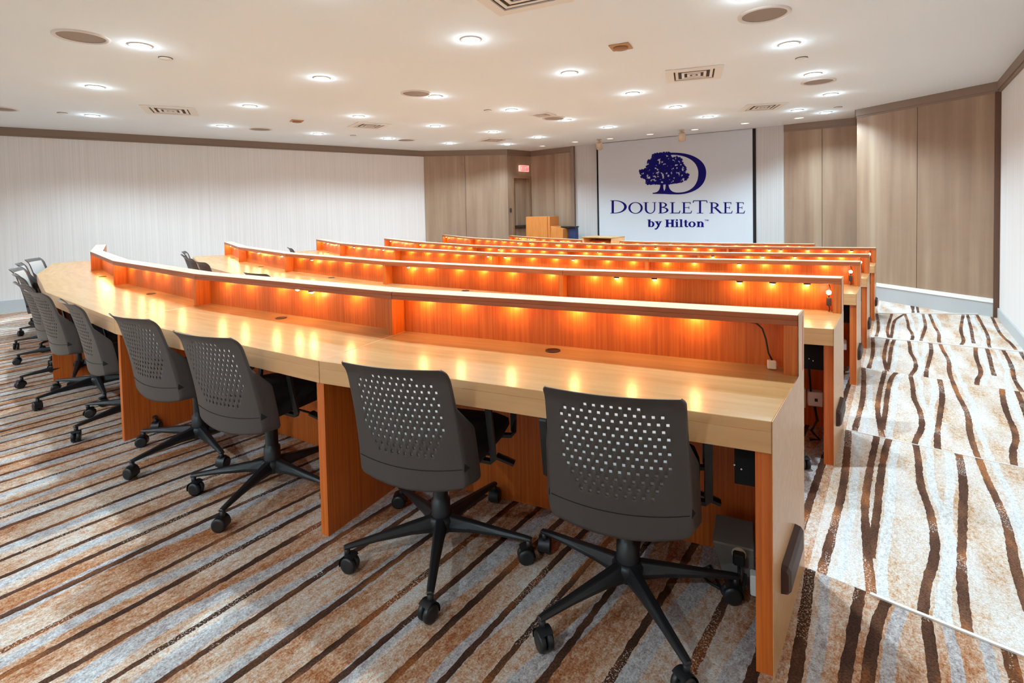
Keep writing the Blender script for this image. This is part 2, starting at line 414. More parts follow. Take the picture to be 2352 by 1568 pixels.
# ------------------------------------------------------------------ ceiling fittings
def place(d, x, y): return "%s" % d
ordn = ['first', 'second', 'third', 'fourth', 'fifth', 'sixth', 'seventh']
COLS = [('above the right aisle side', [(-1.0, -2.3), (-.95, 2.72), (-.93, 4.27), (-.897, 5.837), (-.875, 7.404), (-.832, 8.968), (-1.07, 10.748)]),  # each list starts with an added lamp behind the camera, brightening the near side
        ('in the line right of the room centre', [(-3.5, -2.3), (-3.234, 2.1), (-3.2, 3.667), (-3.122, 5.326), (-3.021, 6.888), (-2.911, 8.318), (-2.803, 9.69)]),
        ('down the middle of the ceiling', [(-6.0, -2.3), (-5.624, 1.806), (-5.452, 3.57), (-5.186, 5.167), (-5.008, 6.694), (-4.864, 8.145), (-4.701, 9.512)]),
        ('in the line left of the room centre', [(-8.3, -2.2), (-7.813, 2.023), (-7.635, 3.799), (-7.217, 5.395), (-7.031, 6.985), (-6.757, 8.368), (-6.54, 9.719)]),
        ('nearest the white left wall', [(-10.9, -2.0), (-10.072, 2.552), (-9.722, 4.332), (-9.407, 6.038), (-9.006, 7.482), (-8.658, 9.067)])]
dl = empty('ceiling_downlight', (0, 0, CEIL))
mb = MB(); mb.lathe([(.098, 0), (.096, -.008), (.078, -.010), (.076, .0)], 28); mb.build('trim_ring', M['ring'], dl)
mb = MB(); mb.lathe([(.076, -.001), (.072, -.012), (.03, -.016)], 24); mb.build('lens', M['lens'], dl)
kids_of(dl); first = True
ld_spot = D.lights.new('downlight_beam', 'SPOT'); ld_spot.spot_size = math.radians(140); ld_spot.spot_blend = .5; ld_spot.shadow_soft_size = .035; ld_spot.energy = 158; ld_spot.color = (.635, .86, 1)
ld_glow = D.lights.new('downlight_glow', 'POINT'); ld_glow.shadow_soft_size = .05; ld_glow.energy = 3.6; ld_glow.color = (.72, .90, 1)
extra = [(-1.433, 10.124), (-7.803, 10.22)]
ld_near = ld_spot.copy(); ld_near.energy = ld_spot.energy*1.7     # brighter for the arc over the nearest row and the added rear lamps
def add_light(x, y):
    a = D.objects.new('downlight_beam', ld_near if y < 2.8 else ld_spot); a.location = (x, y, CEIL-.03); C.objects.link(a)
    a = D.objects.new('downlight_glow', ld_glow); a.location = (x, y, CEIL-.036); C.objects.link(a)
for name, pts in COLS:
    for i, (x, y) in enumerate(pts):
        add_light(x, y)
        if i == 0 and y < 1.2: o = None
        o = dl if first else copy_tree(dl); first = False
        o.location = (x, y, CEIL)
        if y < 1.5: lab = 'round recessed downlight %s, %s' % (name, 'at the back wall')
        else: lab = 'bright round downlight %s, %s from the front screen' % (name, ordn[len(pts)-1-i])
        tag(o, lab, 'ceiling light', 'recessed downlights in the ceiling')
for (x, y), lab in zip(extra, ('small bright downlight near the front right corner, left of its neighbour by the wall', 'small bright downlight above the exit door corner')):
    add_light(x, y); o = copy_tree(dl); o.location = (x, y, CEIL); tag(o, lab, 'ceiling light', 'recessed downlights in the ceiling')

# wall washers near the screen
slits = [(-7.394, 11.183), (-6.361, 11.066), (-5.466, 11.142), (-4.48, 11.128), (-3.489, 11.126), (-2.475, 11.019), (-1.534, 11.069)]
ww = empty('wall_washer', (0, 0, CEIL))
mb = MB(); mb.lathe([(.11, 0), (.108, -.008), (.088, -.010), (.086, -.002)], 24); mb.build('trim_ring', M['white'], ww)
mb = MB(); mb.lathe([(.086, -.001), (.05, -.006)], 20); mb.build('lens', M['lens_dim'], ww)
kids_of(ww)
sn = ['leftmost', 'second from the left', 'third from the left', 'middle one', 'third from the right', 'second from the right', 'rightmost']
for i, (x, y) in enumerate(slits):
    o = ww if i == 0 else copy_tree(ww); o.location = (x, y, CEIL)
    tag(o, 'dim round wall washer in the row before the screen, %s' % sn[i], 'ceiling light', 'wall washers before the screen')

# round ceiling speakers
sp = empty('ceiling_speaker', (0, 0, CEIL))
mb = MB(); mb.lathe([(.205, 0), (.203, -.010), (.178, -.014), (.170, -.004)], 40, cap=False); mb.build('bezel', M['ring'], sp)
mb = MB(); mb.lathe([(.171, -.002), (.10, -.001)], 36); mb.build('grille', M['grille'], sp)
kids_of(sp)
spk = [((-5.724, 1.4), 'large round ceiling speaker nearest, at the upper left'), ((-10.31, 1.553), 'round ceiling speaker cut by the left edge of the photo'),
       ((-9.6, 4.956), 'round ceiling speaker in front of the left wall, beside a tan square plate'), ((-5.244, 4.855), 'round ceiling speaker touching a downlight in mid ceiling'),
       ((-8.896, 7.91), 'small far round ceiling speaker by the left wall'), ((-4.927, 7.832), 'far round ceiling speaker beside the small dark vent'),
       ((-.92, 4.785), 'large round ceiling speaker at the upper right'), ((-.871, 7.911), 'round ceiling speaker just below a bright downlight on the right')]
for i, ((x, y), lab) in enumerate(spk):
    o = sp if i == 0 else copy_tree(sp); o.location = (x, y, CEIL); tag(o, lab, 'speaker', 'round ceiling speakers')

# square air diffusers
def diffuser(x, y, s, rot, lab, dark=False):
    r = empty('air_diffuser', (x, y, CEIL), math.radians(rot), label=lab, cat='air vent', group='square air diffusers')
    h = s/2; mb = MB()
    def ringq(h0, z0, h1, z1, mi=0):
        o = len(mb.v)
        for hh, z in ((h0, z0), (h1, z1)): mb.v += [(-hh, -hh, z), (hh, -hh, z), (hh, hh, z), (-hh, hh, z)]
        for i in range(4): mb.face((o+i, o+(i+1) % 4, o+4+(i+1) % 4, o+4+i), mi)
    ringq(h, -.002, h, -.014); ringq(h, -.014, h*.72, -.016); ringq(h*.72, -.016, h*.72, -.002)
    mb.build('frame', M['white'], r)
    mb = MB(); mb.box((-h*.72, -h*.72, -.004), (h*.72, h*.72, -.001)); mb.build('duct', M['ventdark'], r)
    for i_, q in enumerate((.66, .44, .24)):
        mb = MB(); zb = -.009-.004*i_
        ringq(h*q, -.005, h*q, zb); ringq(h*q, zb, h*(q-.10), zb); ringq(h*(q-.10), zb, h*(q-.10), -.005)
        if i_ == 2: mb.box((-h*.06, -h*.06, zb-.001), (h*.06, h*.06, zb+.004))
        mb.build('louvre', M['ring'] if dark else M['white'], r)
diffuser(-8.80, 3.18, .68, -26, 'white square air diffuser at upper left, nearest the left wall')
diffuser(-2.01, 6.39, .64, 18, 'white square air diffuser at the right, nearer of two')
diffuser(-1.83, 9.35, .62, 26, 'white square air diffuser at the right, nearer the screen')
diffuser(-7.86, 6.10, .62, -18, 'dark-slotted square air diffuser in mid ceiling, left of centre', True)
diffuser(-7.53, 9.33, .62, -24, 'small far square air diffuser above the wooden corner wall', True)
diffuser(-4.88, 7.40, .36, 5, 'little dark square vent beside a round speaker in mid ceiling', True)
diffuser(-2.24, 3.11, .64, 11, 'large white square air diffuser cut by the top edge of the photo')
# tan square plates, round cover plates
for (x, y, rot), lab in (((-2.22, 4.79, 12), 'tan square detector plate on the ceiling at the upper right'), ((-8.31, 4.93, -20), 'small tan square detector plate in the left part of the ceiling')):
    r = empty('detector_plate', (x, y, CEIL), math.radians(rot), label=lab, cat='detector', group='tan ceiling detectors')
    mb = MB(); mb.prism([(-.1, -.1), (.1, -.1), (.1, .1), (-.1, .1)], -.014, -.001); mb.build('cover', M['tan'], r, .004)
    mb = MB(); mb.lathe([(.075, -.013), (.07, -.03), (.03, -.034)], 24); mb.build('lens_cap', plain('tan_cap', srgb(150, 104, 68), .5) if 'tan_cap' not in D.materials else D.materials['tan_cap'], r)
pp = [((-5.894, 2.105), 'round cover plate with dark rim, right of the nearest left downlight'), ((-10.12, 2.201), 'faint round cover plate near the left edge'),
      ((-.875, 6.493), 'round cover plate between the two right-hand downlights'), ((-.849, 10.303), 'small dark-rimmed plate near the right corner panel'),
      ((-5.312, 6.458), 'tiny round cover plate in mid ceiling, left of a downlight'), ((-9.135, 6.672), 'tiny round cover plate below the dark-slotted diffuser')]
cp = empty('cover_plate', (0, 0, CEIL))
mb = MB(); mb.lathe([(.062, 0), (.062, -.006)], 24); mb.build('rim', M['ventdark'], cp)
mb = MB(); mb.lathe([(.058, -.005), (.056, -.012), (.02, -.014)], 24); mb.build('cap', M['white'], cp)
kids_of(cp)
for i, ((x, y), lab) in enumerate(pp):
    o = cp if i == 0 else copy_tree(cp); o.location = (x, y, CEIL); tag(o, lab, 'cover plate', 'round ceiling cover plates')
# tan spot cans before the screen
sc = empty('ceiling_spotlight', (0, 0, CEIL))
mb = MB(); mb.lathe([(.06, 0), (.055, -.02)], 20); mb.build('mount', M['spot'], sc)
mb = MB(); mb.tube([(0, 0, -.015), (0, 0, -.08)], .012); mb.build('stem', M['spot'], sc)
mb = MB(); R4 = Matrix.Rotation(math.radians(38), 4, 'X') @ Matrix.Rotation(math.radians(10), 4, 'Y')
mb.lathe([(.055, .07), (.07, .06), (.075, -.10), (.066, -.10), (.06, -.03)], 24, M4=R4, c=(0, .0, -.13)); mb.build('can', M['spot'], sc)
kids_of(sc)
for i, ((x, y), lab) in enumerate((((-5.726, 11.094), 'tan ceiling spotlight at the left edge of the screen'), ((-3.718, 10.983), 'tan ceiling spotlight above the middle of the screen'))):
    o = sc if i == 0 else copy_tree(sc); o.location = (x, y, CEIL); tag(o, lab, 'spotlight', 'tan spotlights before the screen')

# ------------------------------------------------------------------ desk rows
OUT_Z = {}
rown = ['nearest desk row', 'second desk row', 'third desk row', 'fourth desk row', 'fifth desk row', 'frontmost desk row']
bayn = ['at its aisle end on the right', 'next to the aisle end unit', 'in its middle', 'left of its middle', 'at its far left end']
puck_data = D.lights.new('puck_glow', 'POINT'); puck_data.energy = .62; puck_data.color = (1, .52, .14); puck_data.shadow_soft_size = .014
puckmesh = {}
def mkpuck():
    mb = MB(); mb.lathe([(.020, 0), (.021, -.008), (.016, -.012)], 14, 0, cap=True); mb.lathe([(.013, -.011), (.013, -.014), (.008, -.019), (.001, -.021)], 12, 1)
    o = mb.build('puck_lamp', [M['black'], M['bulb']]); me = o.data; D.objects.remove(o); return me
PUCK = mkpuck()
rr = random.Random(11)
for k, row in enumerate(ROWS):
    P, Q, R_ = FR[k], offs(FR[k], SB), BK[k]; z = row[5]
    Qi = offs(FR[k], SB+.018)
    for i in range(5):
        a, b = P[i+1], P[i]                      # left, right
        t = (b-a).normalized(); ang = math.atan2(t.y, t.x); mid = (a+b)/2
        r = empty('desk_unit', (mid.x, mid.y, z), ang,
                  label='light wood desk unit of the %s, %s' % (rown[k], bayn[i]), cat='desk', group='desk units of the curved rows')
        Rt = Matrix.Rotation(-ang, 2)
        L = lambda p: tuple(Rt @ (p-mid))
        pl_, pr, ql, qr, rl, rr_ = L(P[i+1]), L(P[i]), L(Q[i+1]), L(Q[i]), L(R_[i+1]), L(R_[i])
        g = .0012                                # seam between units
        def ins(l, r_, gl=g, gr=g): return ((l[0]+gl, l[1]), (r_[0]-gr, r_[1]))
        # worktop with its deep front fascia
        mb = MB(); (fl, frr), (bl, br) = ins(pl_, pr), ins(rl, rr_)
        mb.prism([fl, frr, br, bl], DH-.03, DH, 0, top=1)
        s_ = .022/(SB+LD)
        fl2 = (fl[0]+(bl[0]-fl[0])*s_, .022); fr2 = (frr[0]+(br[0]-frr[0])*s_, .022)
        mb.prism([fl, frr, fr2, fl2], DH-.092, DH-.0301, 0)
        mb.build('worktop', [M['maple'], M['maple_top']], r, .0015)
        # standing ledge (shelf) over the back of the desk
        mb = MB(); (ql_, qr_) = ins(ql, qr)
        mb.prism([ql_, qr_, br, bl], DH+LH-.018, DH+LH, 0, top=1)
        sl = .018/LD; lf = lambda p, q: (p[0]+(q[0]-p[0])*sl, p[1]+.018)
        mb.prism([ql_, qr_, lf(qr_, br), lf(ql_, bl)], DH+LH-.037, DH+LH-.0181, 0)
        shelf_ = mb.build('ledge_shelf', [M['cherry_h'], M['ledge_top']], r, .0012)
        # back panel of the ledge
        mb = MB(); w = .018
        f0 = 1-w/(SB+LD); gl = (pl_[0]+(rl[0]-pl_[0])*f0, rl[1]-w); gr = (pr[0]+(rr_[0]-pr[0])*f0, rr_[1]-w)
        mb.prism([(gl[0]+g, gl[1]), (gr[0]-g, gr[1]), (rr_[0]-g, rr_[1]-.001), (rl[0]+g, rl[1]-.001)], DH, DH+LH-.0182)
        mb.build('ledge_back', M['cherry'], r)
        mb = MB(); mb.prism([(gl[0]+g, gl[1]), (gr[0]-g, gr[1]), (rr_[0]-g, rr_[1]-.001), (rl[0]+g, rl[1]-.001)], .004, DH-.031)
        mb.build('modesty_panel', M['cherry'], r)
        # side panel (leg) at the right joint; the row's last unit also has one on the left
        def side(lf, rb, name, outer, endp):
            th = .048 if endp else .046
            y0 = .0225; 
            def X(y, base): return base[0][0] + (base[1][0]-base[0][0])*y/(SB+LD)
            base = (lf, rb); sg = -1 if outer > 0 else 1
            y1 = rb[1]-.0185 if not endp else rb[1]
            xs = [X(y0, base), X(y1, base)]
            mb = MB(); e = .0014*sg
            if endp:
                # full height end panel: tan outer face, cherry front edge
                zt = DH-.0925
                q = [(xs[0]+sg*th, y0), (xs[0]-0*sg, y0), (xs[1], y1), (xs[1]+sg*th, y1)]
                sides = [1, 0, 1, 1]
                if sg > 0: q = [q[1], q[0], q[3], q[2]]; sides = [1, 1, 1, 0]
                mb.prism(q, 0, zt, 1, sides=sides)
                # the tan outer skin runs up past the worktop to the ledge
                xo = [pr[0] if outer > 0 else pl_[0], rb[0]]
                def XO(y): return xo[0] + (xo[1]-xo[0])*y/(SB+LD)
                sk = .0016*(-sg)
                for (ya, yb, za, zb) in ((0, y1+.0005, 0, DH+.0004), (SB-.001, y1+.0005, DH, DH+LH+.0004)):
                    qq = [(XO(ya), ya), (XO(ya)+sk, ya), (XO(yb)+sk, yb), (XO(yb), yb)]
                    if sg > 0: qq = qq[::-1]
                    mb.prism(qq, za, zb, 0)
                if ya: pass
            else:
                q = [(xs[0]+sg*th, y0), (xs[0]+e, y0), (xs[1]+e, y1), (xs[1]+sg*th, y1)]
                if sg > 0: q = q[::-1]
                mb.prism(q, 0, DH-.0925, 1)
            return mb.build(name, [M['maple'], M['cherry']], r, 0)
        side(pr, rr_, 'side_panel', 1, i == 0)
        if i == 4: side(pl_, rl, 'side_panel', -1, True)
        # divider inside the ledge
        def divider(qf, qb, sg, th):
            mb = MB(); q = [(qf[0]+.0015*sg, qf[1]+.001), (qf[0]+sg*th, qf[1]+.001), (qb[0]+sg*th, qb[1]-.0185), (qb[0]+.0015*sg, qb[1]-.0185)]
            mb.prism(q if sg > 0 else q[::-1], DH, DH+LH-.0375); mb.prism([(q_[0], q_[1]+(.018 if n_ < 2 else 0)) for n_, q_ in enumerate(q if sg > 0 else q[::-1])] if sg > 0 else [(q_[0], q_[1]+(.018 if n_ > 1 else 0)) for n_, q_ in enumerate(q[::-1])], DH+LH-.0376, DH+LH-.0182); mb.build('divider', M['cherry'], r)
        divider(qr, rr_, -1, .046 if i == 0 else .034)
        if i == 4: divider(ql, rl, 1, .046)
        # cable grommet in the worktop
        mb = MB(); mb.lathe([(.032, 0), (.032, .003), (.024, .004), (.022, .001)], 24, c=(.02 if k == 0 and i == 0 else 0, SB+.012, DH)); mb.build('cable_grommet', M['grommet'], r)
        # puck lamps under the shelf
        n = 6 if k < 5 else 5
        for j in range(n):
            f = (j+.5+rr.uniform(-.28, .28))/n
            x = ql[0]+.06 + (qr[0]-ql[0]-.12)*f
            drop = rr.choice([0, 0, 0, .004, .018, .024]) if k else 0
            if k == 0 and i == 0: drop = 0
            if k == 0 and i == 1: x = ql[0] + (qr[0]-ql[0])*[.12, .26, .44, .56, .63, .80][j]; drop = [0, 0, 0, .016, .022, .004][j]
            if k == 0 and i == 0: x = ql[0] + (qr[0]-ql[0])*[.08, .2, .35, .52, .66, .80][j]
            if k == 1 and i == 0: x = ql[0] + (qr[0]-ql[0])*[.12, .22, .37, .68, .79, .90][j]; drop = [0, .022, .022, .022, .022, .022][j]
            y = SB+.05
            zz = DH+LH-.0183-drop
            o = D.objects.new('puck_lamp', PUCK); C.objects.link(o); o.parent = shelf_; o.location = (x, y, zz)
            li = D.objects.new('puck_glow', puck_data); C.objects.link(li); li.parent = r; li.location = (x, y+.002, zz-.036)
        # under-desk fittings at the aisle end: black bracket plate
        if i == 0 and k < 5:
            x1 = pr[0]+(rr_[0]-pr[0])*.15/(SB+LD)-.049; bw = .085 if k == 0 else .2
            mb = MB(); mb.prism([(x1-bw, .15), (x1, .15), (x1, .157), (x1-bw, .157)], DH-.27, DH-.031); 
            for sx, sz in ((-.04, .15), (-.085, .04), (-.065, .03)):
                mb.lathe([(.004, 0), (.003, .003)], 8, 1, M4=Matrix.Rotation(math.pi/2, 4, 'X'), c=(x1+sx, .15, DH-.25+sz))
            mb.build('bracket_plate', [M['fabric'], M['chrome']], r)

# bronze step lights on the end panels
st = None
for k in range(5):
    y0 = ROWS[k][0]+.115; z = ROWS[k][5]
    mb = MB(); h = .05; prof = [(0, 0), (.03, .006), (.034, .02), (.034, .08), (.03, .094), (0, .1)]
    xo = XR+.0016
    if st is None:
        st = MB(); pr_ = [(0, 0), (.016, .004), (.026, .018), (.026, .078), (.018, .09), (0, .094)]
        n = len(pr_)
        o0 = 0
        for yy, s in ((0, .8), (.015, 1), (.255, 1), (.27, .8)):
            for (x_, z_) in pr_: st.v.append((x_*s, yy, .05+(z_-.05)*s))
        for q in range(3):
            for j in range(n): st.face((q*n+j, (q+1)*n+j, (q+1)*n+(j+1) % n, q*n+(j+1) % n))
        st.face(list(range(n))); st.face([3*n+j for j in reversed(range(n))])
        so = st.build('step_light', M['plaque'])
        s0_ = so
    else: so = s0_.copy(); C.objects.link(so)
    so.location = (xo, y0, z+.178)
    tag(so, 'dark bronze step light on the end panel of the %s' % rown[k], 'step light', 'step lights along the aisle')

# outlet boxes by the modesty panels
def loc_in_row(k, i, x_from_right, y, z):
    a, b = FR[k][i+1], FR[k][i]; t = (b-a).normalized(); n = Vector((-t.y, t.x))
    p = b - t*x_from_right + n*y
    return (p.x, p.y, ROWS[k][5]+z), math.atan2(t.y, t.x)
for k in range(4):
    l, a = loc_in_row(k, 0, .045 if k else .09, .36 if k else .41, 0)
    r = empty('floor_outlet_box', l, a, label=('grey floor outlet box with a black plug under the nearest desk row' if k == 0 else 'white outlet box and cords under the aisle end of the %s' % rown[k]), cat='outlet box', group='outlet boxes under the desks')
    mb = MB()
    if k == 0:
        mb.prism([(-.11, -.02), (.045, -.02), (.045, .06), (-.11, .06)], 0, .0)
        mb = MB(); vs = [(-.05, -.03, 0), (.05, -.03, 0), (.05, .05, 0), (-.05, .05, 0), (-.09, -.04, .14), (.05, -.04, .14), (.05, .06, .19), (-.08, .06, .19)]
        mb.add(vs, [(0, 3, 2, 1), (4, 5, 6, 7), (0, 1, 5, 4), (1, 2, 6, 5), (2, 3, 7, 6), (3, 0, 4, 7)]); mb.build('housing', M['greybox'], r, .004)
        mb = MB(); mb.box((-.02, -.075, .09), (.02, -.04, .13)); mb.build('plug', M['black'], r, .006)
        mb = MB(); mb.lathe([(.024, 0), (.024, .005)], 16, M4=Matrix.Rotation(math.pi/2, 4, 'X'), c=(0, -.037, .115)); mb.build('socket', M['cream'], r)
        mb = MB(); mb.tube([(0, -.06, .09), (.0, -.08, .05), (.01, -.09, .01), (-.04, -.10, .006), (-.10, -.07, .006), (-.14, -.02, .006), (-.10, .02, .006), (-.05, -.12, .012), (.01, -.13, .02), (.02, -.1, .09)], .0055); mb.build('cord', M['black'], r)
        mb = MB(); mb.box((.035, -.12, .03), (.062, -.08, .1)); mb.build('adapter', M['nosing'], r, .004)
    else:
        mb = MB(); mb.box((-.035, -.02, .20), (.045, .03, .29)); mb.build('housing', M['nosing'], r, .005)
        mb = MB(); mb.box((-.09, -.01, .18), (-.045, .02, .30)); mb.build('cover', M['cream'], r, .005)
        mb = MB(); mb.box((.0, -.03, .235), (.015, -.019, .25)); mb.build('socket', M['black'], r)
        mb = MB(); mb.tube([(0, -.02, .2), (.01, -.05, .13), (-.02, -.04, .06), (.02, -.06, .02), (-.03, -.05, .01)], .008); mb.build('cord', M['black'], r)
        mb = MB(); mb.tube([(-.02, -.02, .29), (-.03, -.02, .45), (-.02, -.02, .66)], .006); mb.build('cable', M['black'], r)

# lamp cord with plug in the nearest ledge, driver boxes in the next rows
l, a = loc_in_row(0, 0, -.012, SB+.05, DH)
r = empty('power_cable', l, a, label='black lamp cord with a cream plug hanging under the nearest ledge', cat='cord')
mb = MB(); mb.tube([(-.075, 0, .172), (-.04, -.005, .168), (-.02, -.005, .15), (-.008, 0, .11), (0, 0, .06), (.012, .0, .035)], .0032); mb.build('wire', M['black'], r)
mb = MB(); mb.box((-.004, -.012, .004), (.026, .012, .034)); mb.build('plug', M['cream'], r, .003)
for k in range(1, 5):
    l, a = loc_in_row(k, 0, (-.045, -.05, -.055, -.05, -.05)[k], SB+.03, DH)
    r = empty('lamp_driver', l, a, label='small dark lamp driver box hanging at the aisle end of the %s ledge' % rown[k].replace(' desk row', ''), cat='lamp driver', group='lamp drivers under the ledges')
    mb = MB(); mb.box((-.012, -.012, .04), (.012, .012, .09)); mb.build('case', M['ventdark'], r, .002)
    mb = MB(); mb.tube([(0, 0, .176), (.006, 0, .15), (0, 0, .09)], .003); mb.tube([(0, 0, .04), (.004, 0, .02), (0, 0, .003)], .003); mb.build('wire', M['black'], r)
    mb = MB(); mb.lathe([(.012, 0), (.014, .012), (.008, .02)], 12, M4=Matrix.Rotation(math.pi/2, 4, 'X'), c=(-.004, -.012, .125)); mb.build('lamp', M['bulb'], r)

# ------------------------------------------------------------------ task chair
def make_chair():
    root = empty('task_chair', (0, 0, 0))
    # --- perforated back shell
    NU, NV = 57, 52
    def section(v):          # v 0 bottom .. 1 top -> z, y centre, half width of the main face
        zz = .385 + .457*v
        yc = -.222 - .050*v - .055*v*v - .028*max(0, (v-.86)/.14)**2
        hw = .214 - .016*v - .012*max(0, (v-.95)/.05)**2 - .012*max(0, (.05-v)/.05)**2
        return zz, yc, hw
    def flare(v): return max(0, min(1, (.66-v)/.20))
    def pt(u, v, off=0):     # u -1..1
        zz, yc, hw = section(v); au = abs(u); s = 1 if u >= 0 else -1
        lim = .86; f = flare(v)
        if au <= lim:
            x = u/lim*hw; y = yc - .026*(1-(u/lim)**2) + .006; kk = 1-(u/lim)**2
        else:
            q = (au-lim)/(1-lim); x = s*(hw + q*(.003+.024*f)); y = yc + .006 + q*(.008+.060*f); kk = 0
        return Vector((x, y+off, zz - (.022*(1-v/.5)*kk if v < .5 else 0)))
    # grid lines: cells of the pattern columns alternate hole width and web, plus plain margins
    hp = .0129; kx = .86/.206
    xs_ = []
    for h in range(-12, 13): xs_ += [(h*hp-.0045)*kx, (h*hp+.0045)*kx]
    mar = [-1 + i*(.14)/4 for i in range(4)] + [-.86 + i*(.86+xs_[0])/8 for i in range(8)]
    us = mar + xs_ + [-m_ for m_ in reversed(mar)]; NU = len(us); u0 = len(mar)
    vs = [i*.27/14 for i in range(14)]; rows_ = 13; v0 = len(vs)
    for q in range(rows_): vv = .27 + q*.0515; vs += [vv, vv+.0215]
    vs += [.91 + i*.09/6 for i in range(1, 7)]; NV = len(vs)
    half = [8, 9, 10, 11, 12, 11, 12, 11, 12, 11, 12, 11, 6]
    hole = set()
    for q in range(rows_):
        for h in range(-12, 13):
            if (h+q) % 2 == 0 and abs(h) <= half[q]: hole.add((u0+2*(h+12), v0+2*q))
    mb = MB(); th = .0035
    idx = {}
    def V(i, j, s):
        key = (i, j, s)
        if key not in idx:
            idx[key] = len(mb.v); mb.v.append(tuple(pt(us[i], vs[j], th if s else 0)))
        return idx[key]
    solid = lambda i, j: 0 <= i < NU-1 and 0 <= j < NV-1 and (i, j) not in hole
    for i in range(NU-1):
        for j in range(NV-1):
            if not solid(i, j): continue
            mb.face((V(i, j, 0), V(i+1, j, 0), V(i+1, j+1, 0), V(i, j+1, 0)), 0, True)
            mb.face((V(i, j, 1), V(i, j+1, 1), V(i+1, j+1, 1), V(i+1, j, 1)), 0, True)
            for (di, dj, a, b) in ((-1, 0, (i, j), (i, j+1)), (1, 0, (i+1, j+1), (i+1, j)), (0, -1, (i+1, j), (i, j)), (0, 1, (i, j+1), (i+1, j+1))):
                if not solid(i+di, j+dj): mb.face((V(*a, 0), V(*b, 0), V(*b, 1), V(*a, 1)), 0, False)
    sh = mb.build('back_shell', M['shell'], root); sh['label'] = 'dark grey perforated plastic shell'
    # bottom band seam
    mb = MB(); pts = [pt(u, .165, -.0006) for u in [-.84+1.68*i/40 for i in range(41)]]; mb.tube(pts, .0014, 5); mb.build('seam', M['fabric'], sh)
    # inner liner seen through the holes
    mb = MB(); n = 17; o = 0
    for j in range(12):
        for i in range(n): mb.v.append(tuple(pt(-.72+1.44*i/(n-1), .22+.70*j/11, th+.004)))
    for j in range(11):
        for i in range(n-1): mb.face((j*n+i, j*n+i+1, (j+1)*n+i+1, (j+1)*n+i), 0, True)
    ln = mb.build('back_liner', M['liner'], sh); ln['label'] = 'light grey mesh liner'
    # --- seat
    mb = MB(); sec = [(-.225, .215), (-.15, .235), (.10, .24), (.21, .225), (.245, .17)]
    ring = [(x, y) for y, x in sec] + [(-x, y) for y, x in reversed(sec)]
    n = len(ring); o = 0
    for z_, s in ((.430, .86), (.437, .97), (.455, 1.0), (.482, .99), (.494, .93), (.497, .7)):
        for x, y in ring: mb.v.append((x*s, y*s, z_ + (-.012*max(0, y-.12)/.1 if z_ > .45 else 0)))
    for q in range(5):
        for j in range(n): mb.face((q*n+j, q*n+(j+1) % n, (q+1)*n+(j+1) % n, (q+1)*n+j), 0, True)
    mb.face(list(reversed(range(n)))); mb.face([5*n+j for j in range(n)])
    mb.build('seat', M['fabric'], root)
    mb = MB(); mb.box((-.12, -.20, .385), (.12, .12, .432)); mech = mb.build('seat_mechanism', M['black'], root, .01)
    # --- arms: flat-bar loops
    for s in (-1, 1):
        mb = MB(); x = .262*s
        pts = [(x*.62, -.06, .418), (x*.97, -.07, .420), (x, -.075, .435), (x, -.10, .56), (x, -.115, .640), (x, -.105, .655), (x, -.085, .66), (x, .14, .66), (x, .16, .655), (x, .168, .64), (x, .16, .50), (x, .155, .44), (x*.97, .15, .425), (x*.62, .14, .42)]
        mb.tube(pts, .012, 4, flat=(.017, .009)); mb.build('armrest', M['black'], root)
    # --- lever
    mb = MB(); mb.tube([(.10, .02, .405), (.24, .04, .385)], .005); mb.tube([(.23, .04, .387), (.265, .045, .375), (.30, .05, .362)], .015, 6, flat=(.022, .010)); mb.build('lever', M['black'], mech)
    # --- gas column
    mb = MB(); mb.lathe([(.036, .09), (.040, .10), (.038, .20), (.030, .205), (.029, .31), (.022, .32), (.020, .39)], 20); mb.build('gas_column', M['black'], root)
    # --- base: hub, five legs, five casters
    mb = MB(); mb.lathe([(.040, .075), (.052, .085), (.054, .125), (.044, .140)], 20); mb.build('hub', M['black'], root)
    leg = MB(); secs = [(.03, .028, .078, .140), (.12, .023, .088, .130), (.25, .018, .090, .114), (.352, .015, .086, .102), (.374, .013, .086, .098)]
    for x, hw, z0, z1 in secs:
        leg.v += [(x, -hw*.8, z0), (x, hw*.8, z0), (x, hw, z0+.4*(z1-z0)), (x, hw*.55, z1), (x, -hw*.55, z1), (x, -hw, z0+.4*(z1-z0))]
    for q in range(len(secs)-1):
        for j in range(6): leg.face((q*6+j, (q+1)*6+j, (q+1)*6+(j+1) % 6, q*6+(j+1) % 6))
    leg.face(tuple(range(6))); leg.face(tuple(24+j for j in reversed(range(6))))
    ca = MB()
    ca.lathe([(.011, .055), (.011, .088)], 10)
    Rx = Matrix.Rotation(math.pi/2, 4, 'X')
    for s in (-1, 1): ca.lathe([(.020, -.011), (.028, -.009), (.031, -.004), (.031, .004), (.028, .009), (.020, .011)], 20, M4=Rx, c=(-.012, s*.013, .031))
    # hood over the twin wheels
    hd = []
    for s in (-1, 1):
        for q in range(9):
            an = math.radians(-20 + 150*q/8); hd.append((-.012+.035*math.cos(an), s*.0225, .033+.035*math.sin(an)))
    o0 = len(ca.v); ca.v += hd
    for q in range(8): ca.face((o0+q, o0+q+1, o0+9+q+1, o0+9+q), 0, True)
    l0 = leg.build('base_leg', M['black'], root, .003); c0 = ca.build('caster', M['black'], root)
    cm_ = c0.data
    for q in range(5):
        a_ = 2*math.pi*q/5
        l = l0 if q == 0 else l0.copy(); c_ = c0 if q == 0 else c0.copy()
        if q: C.objects.link(l); C.objects.link(c_)
        l['leg_no'] = q; c_['leg_no'] = q
    return root
proto = make_chair()
kids_of(proto)
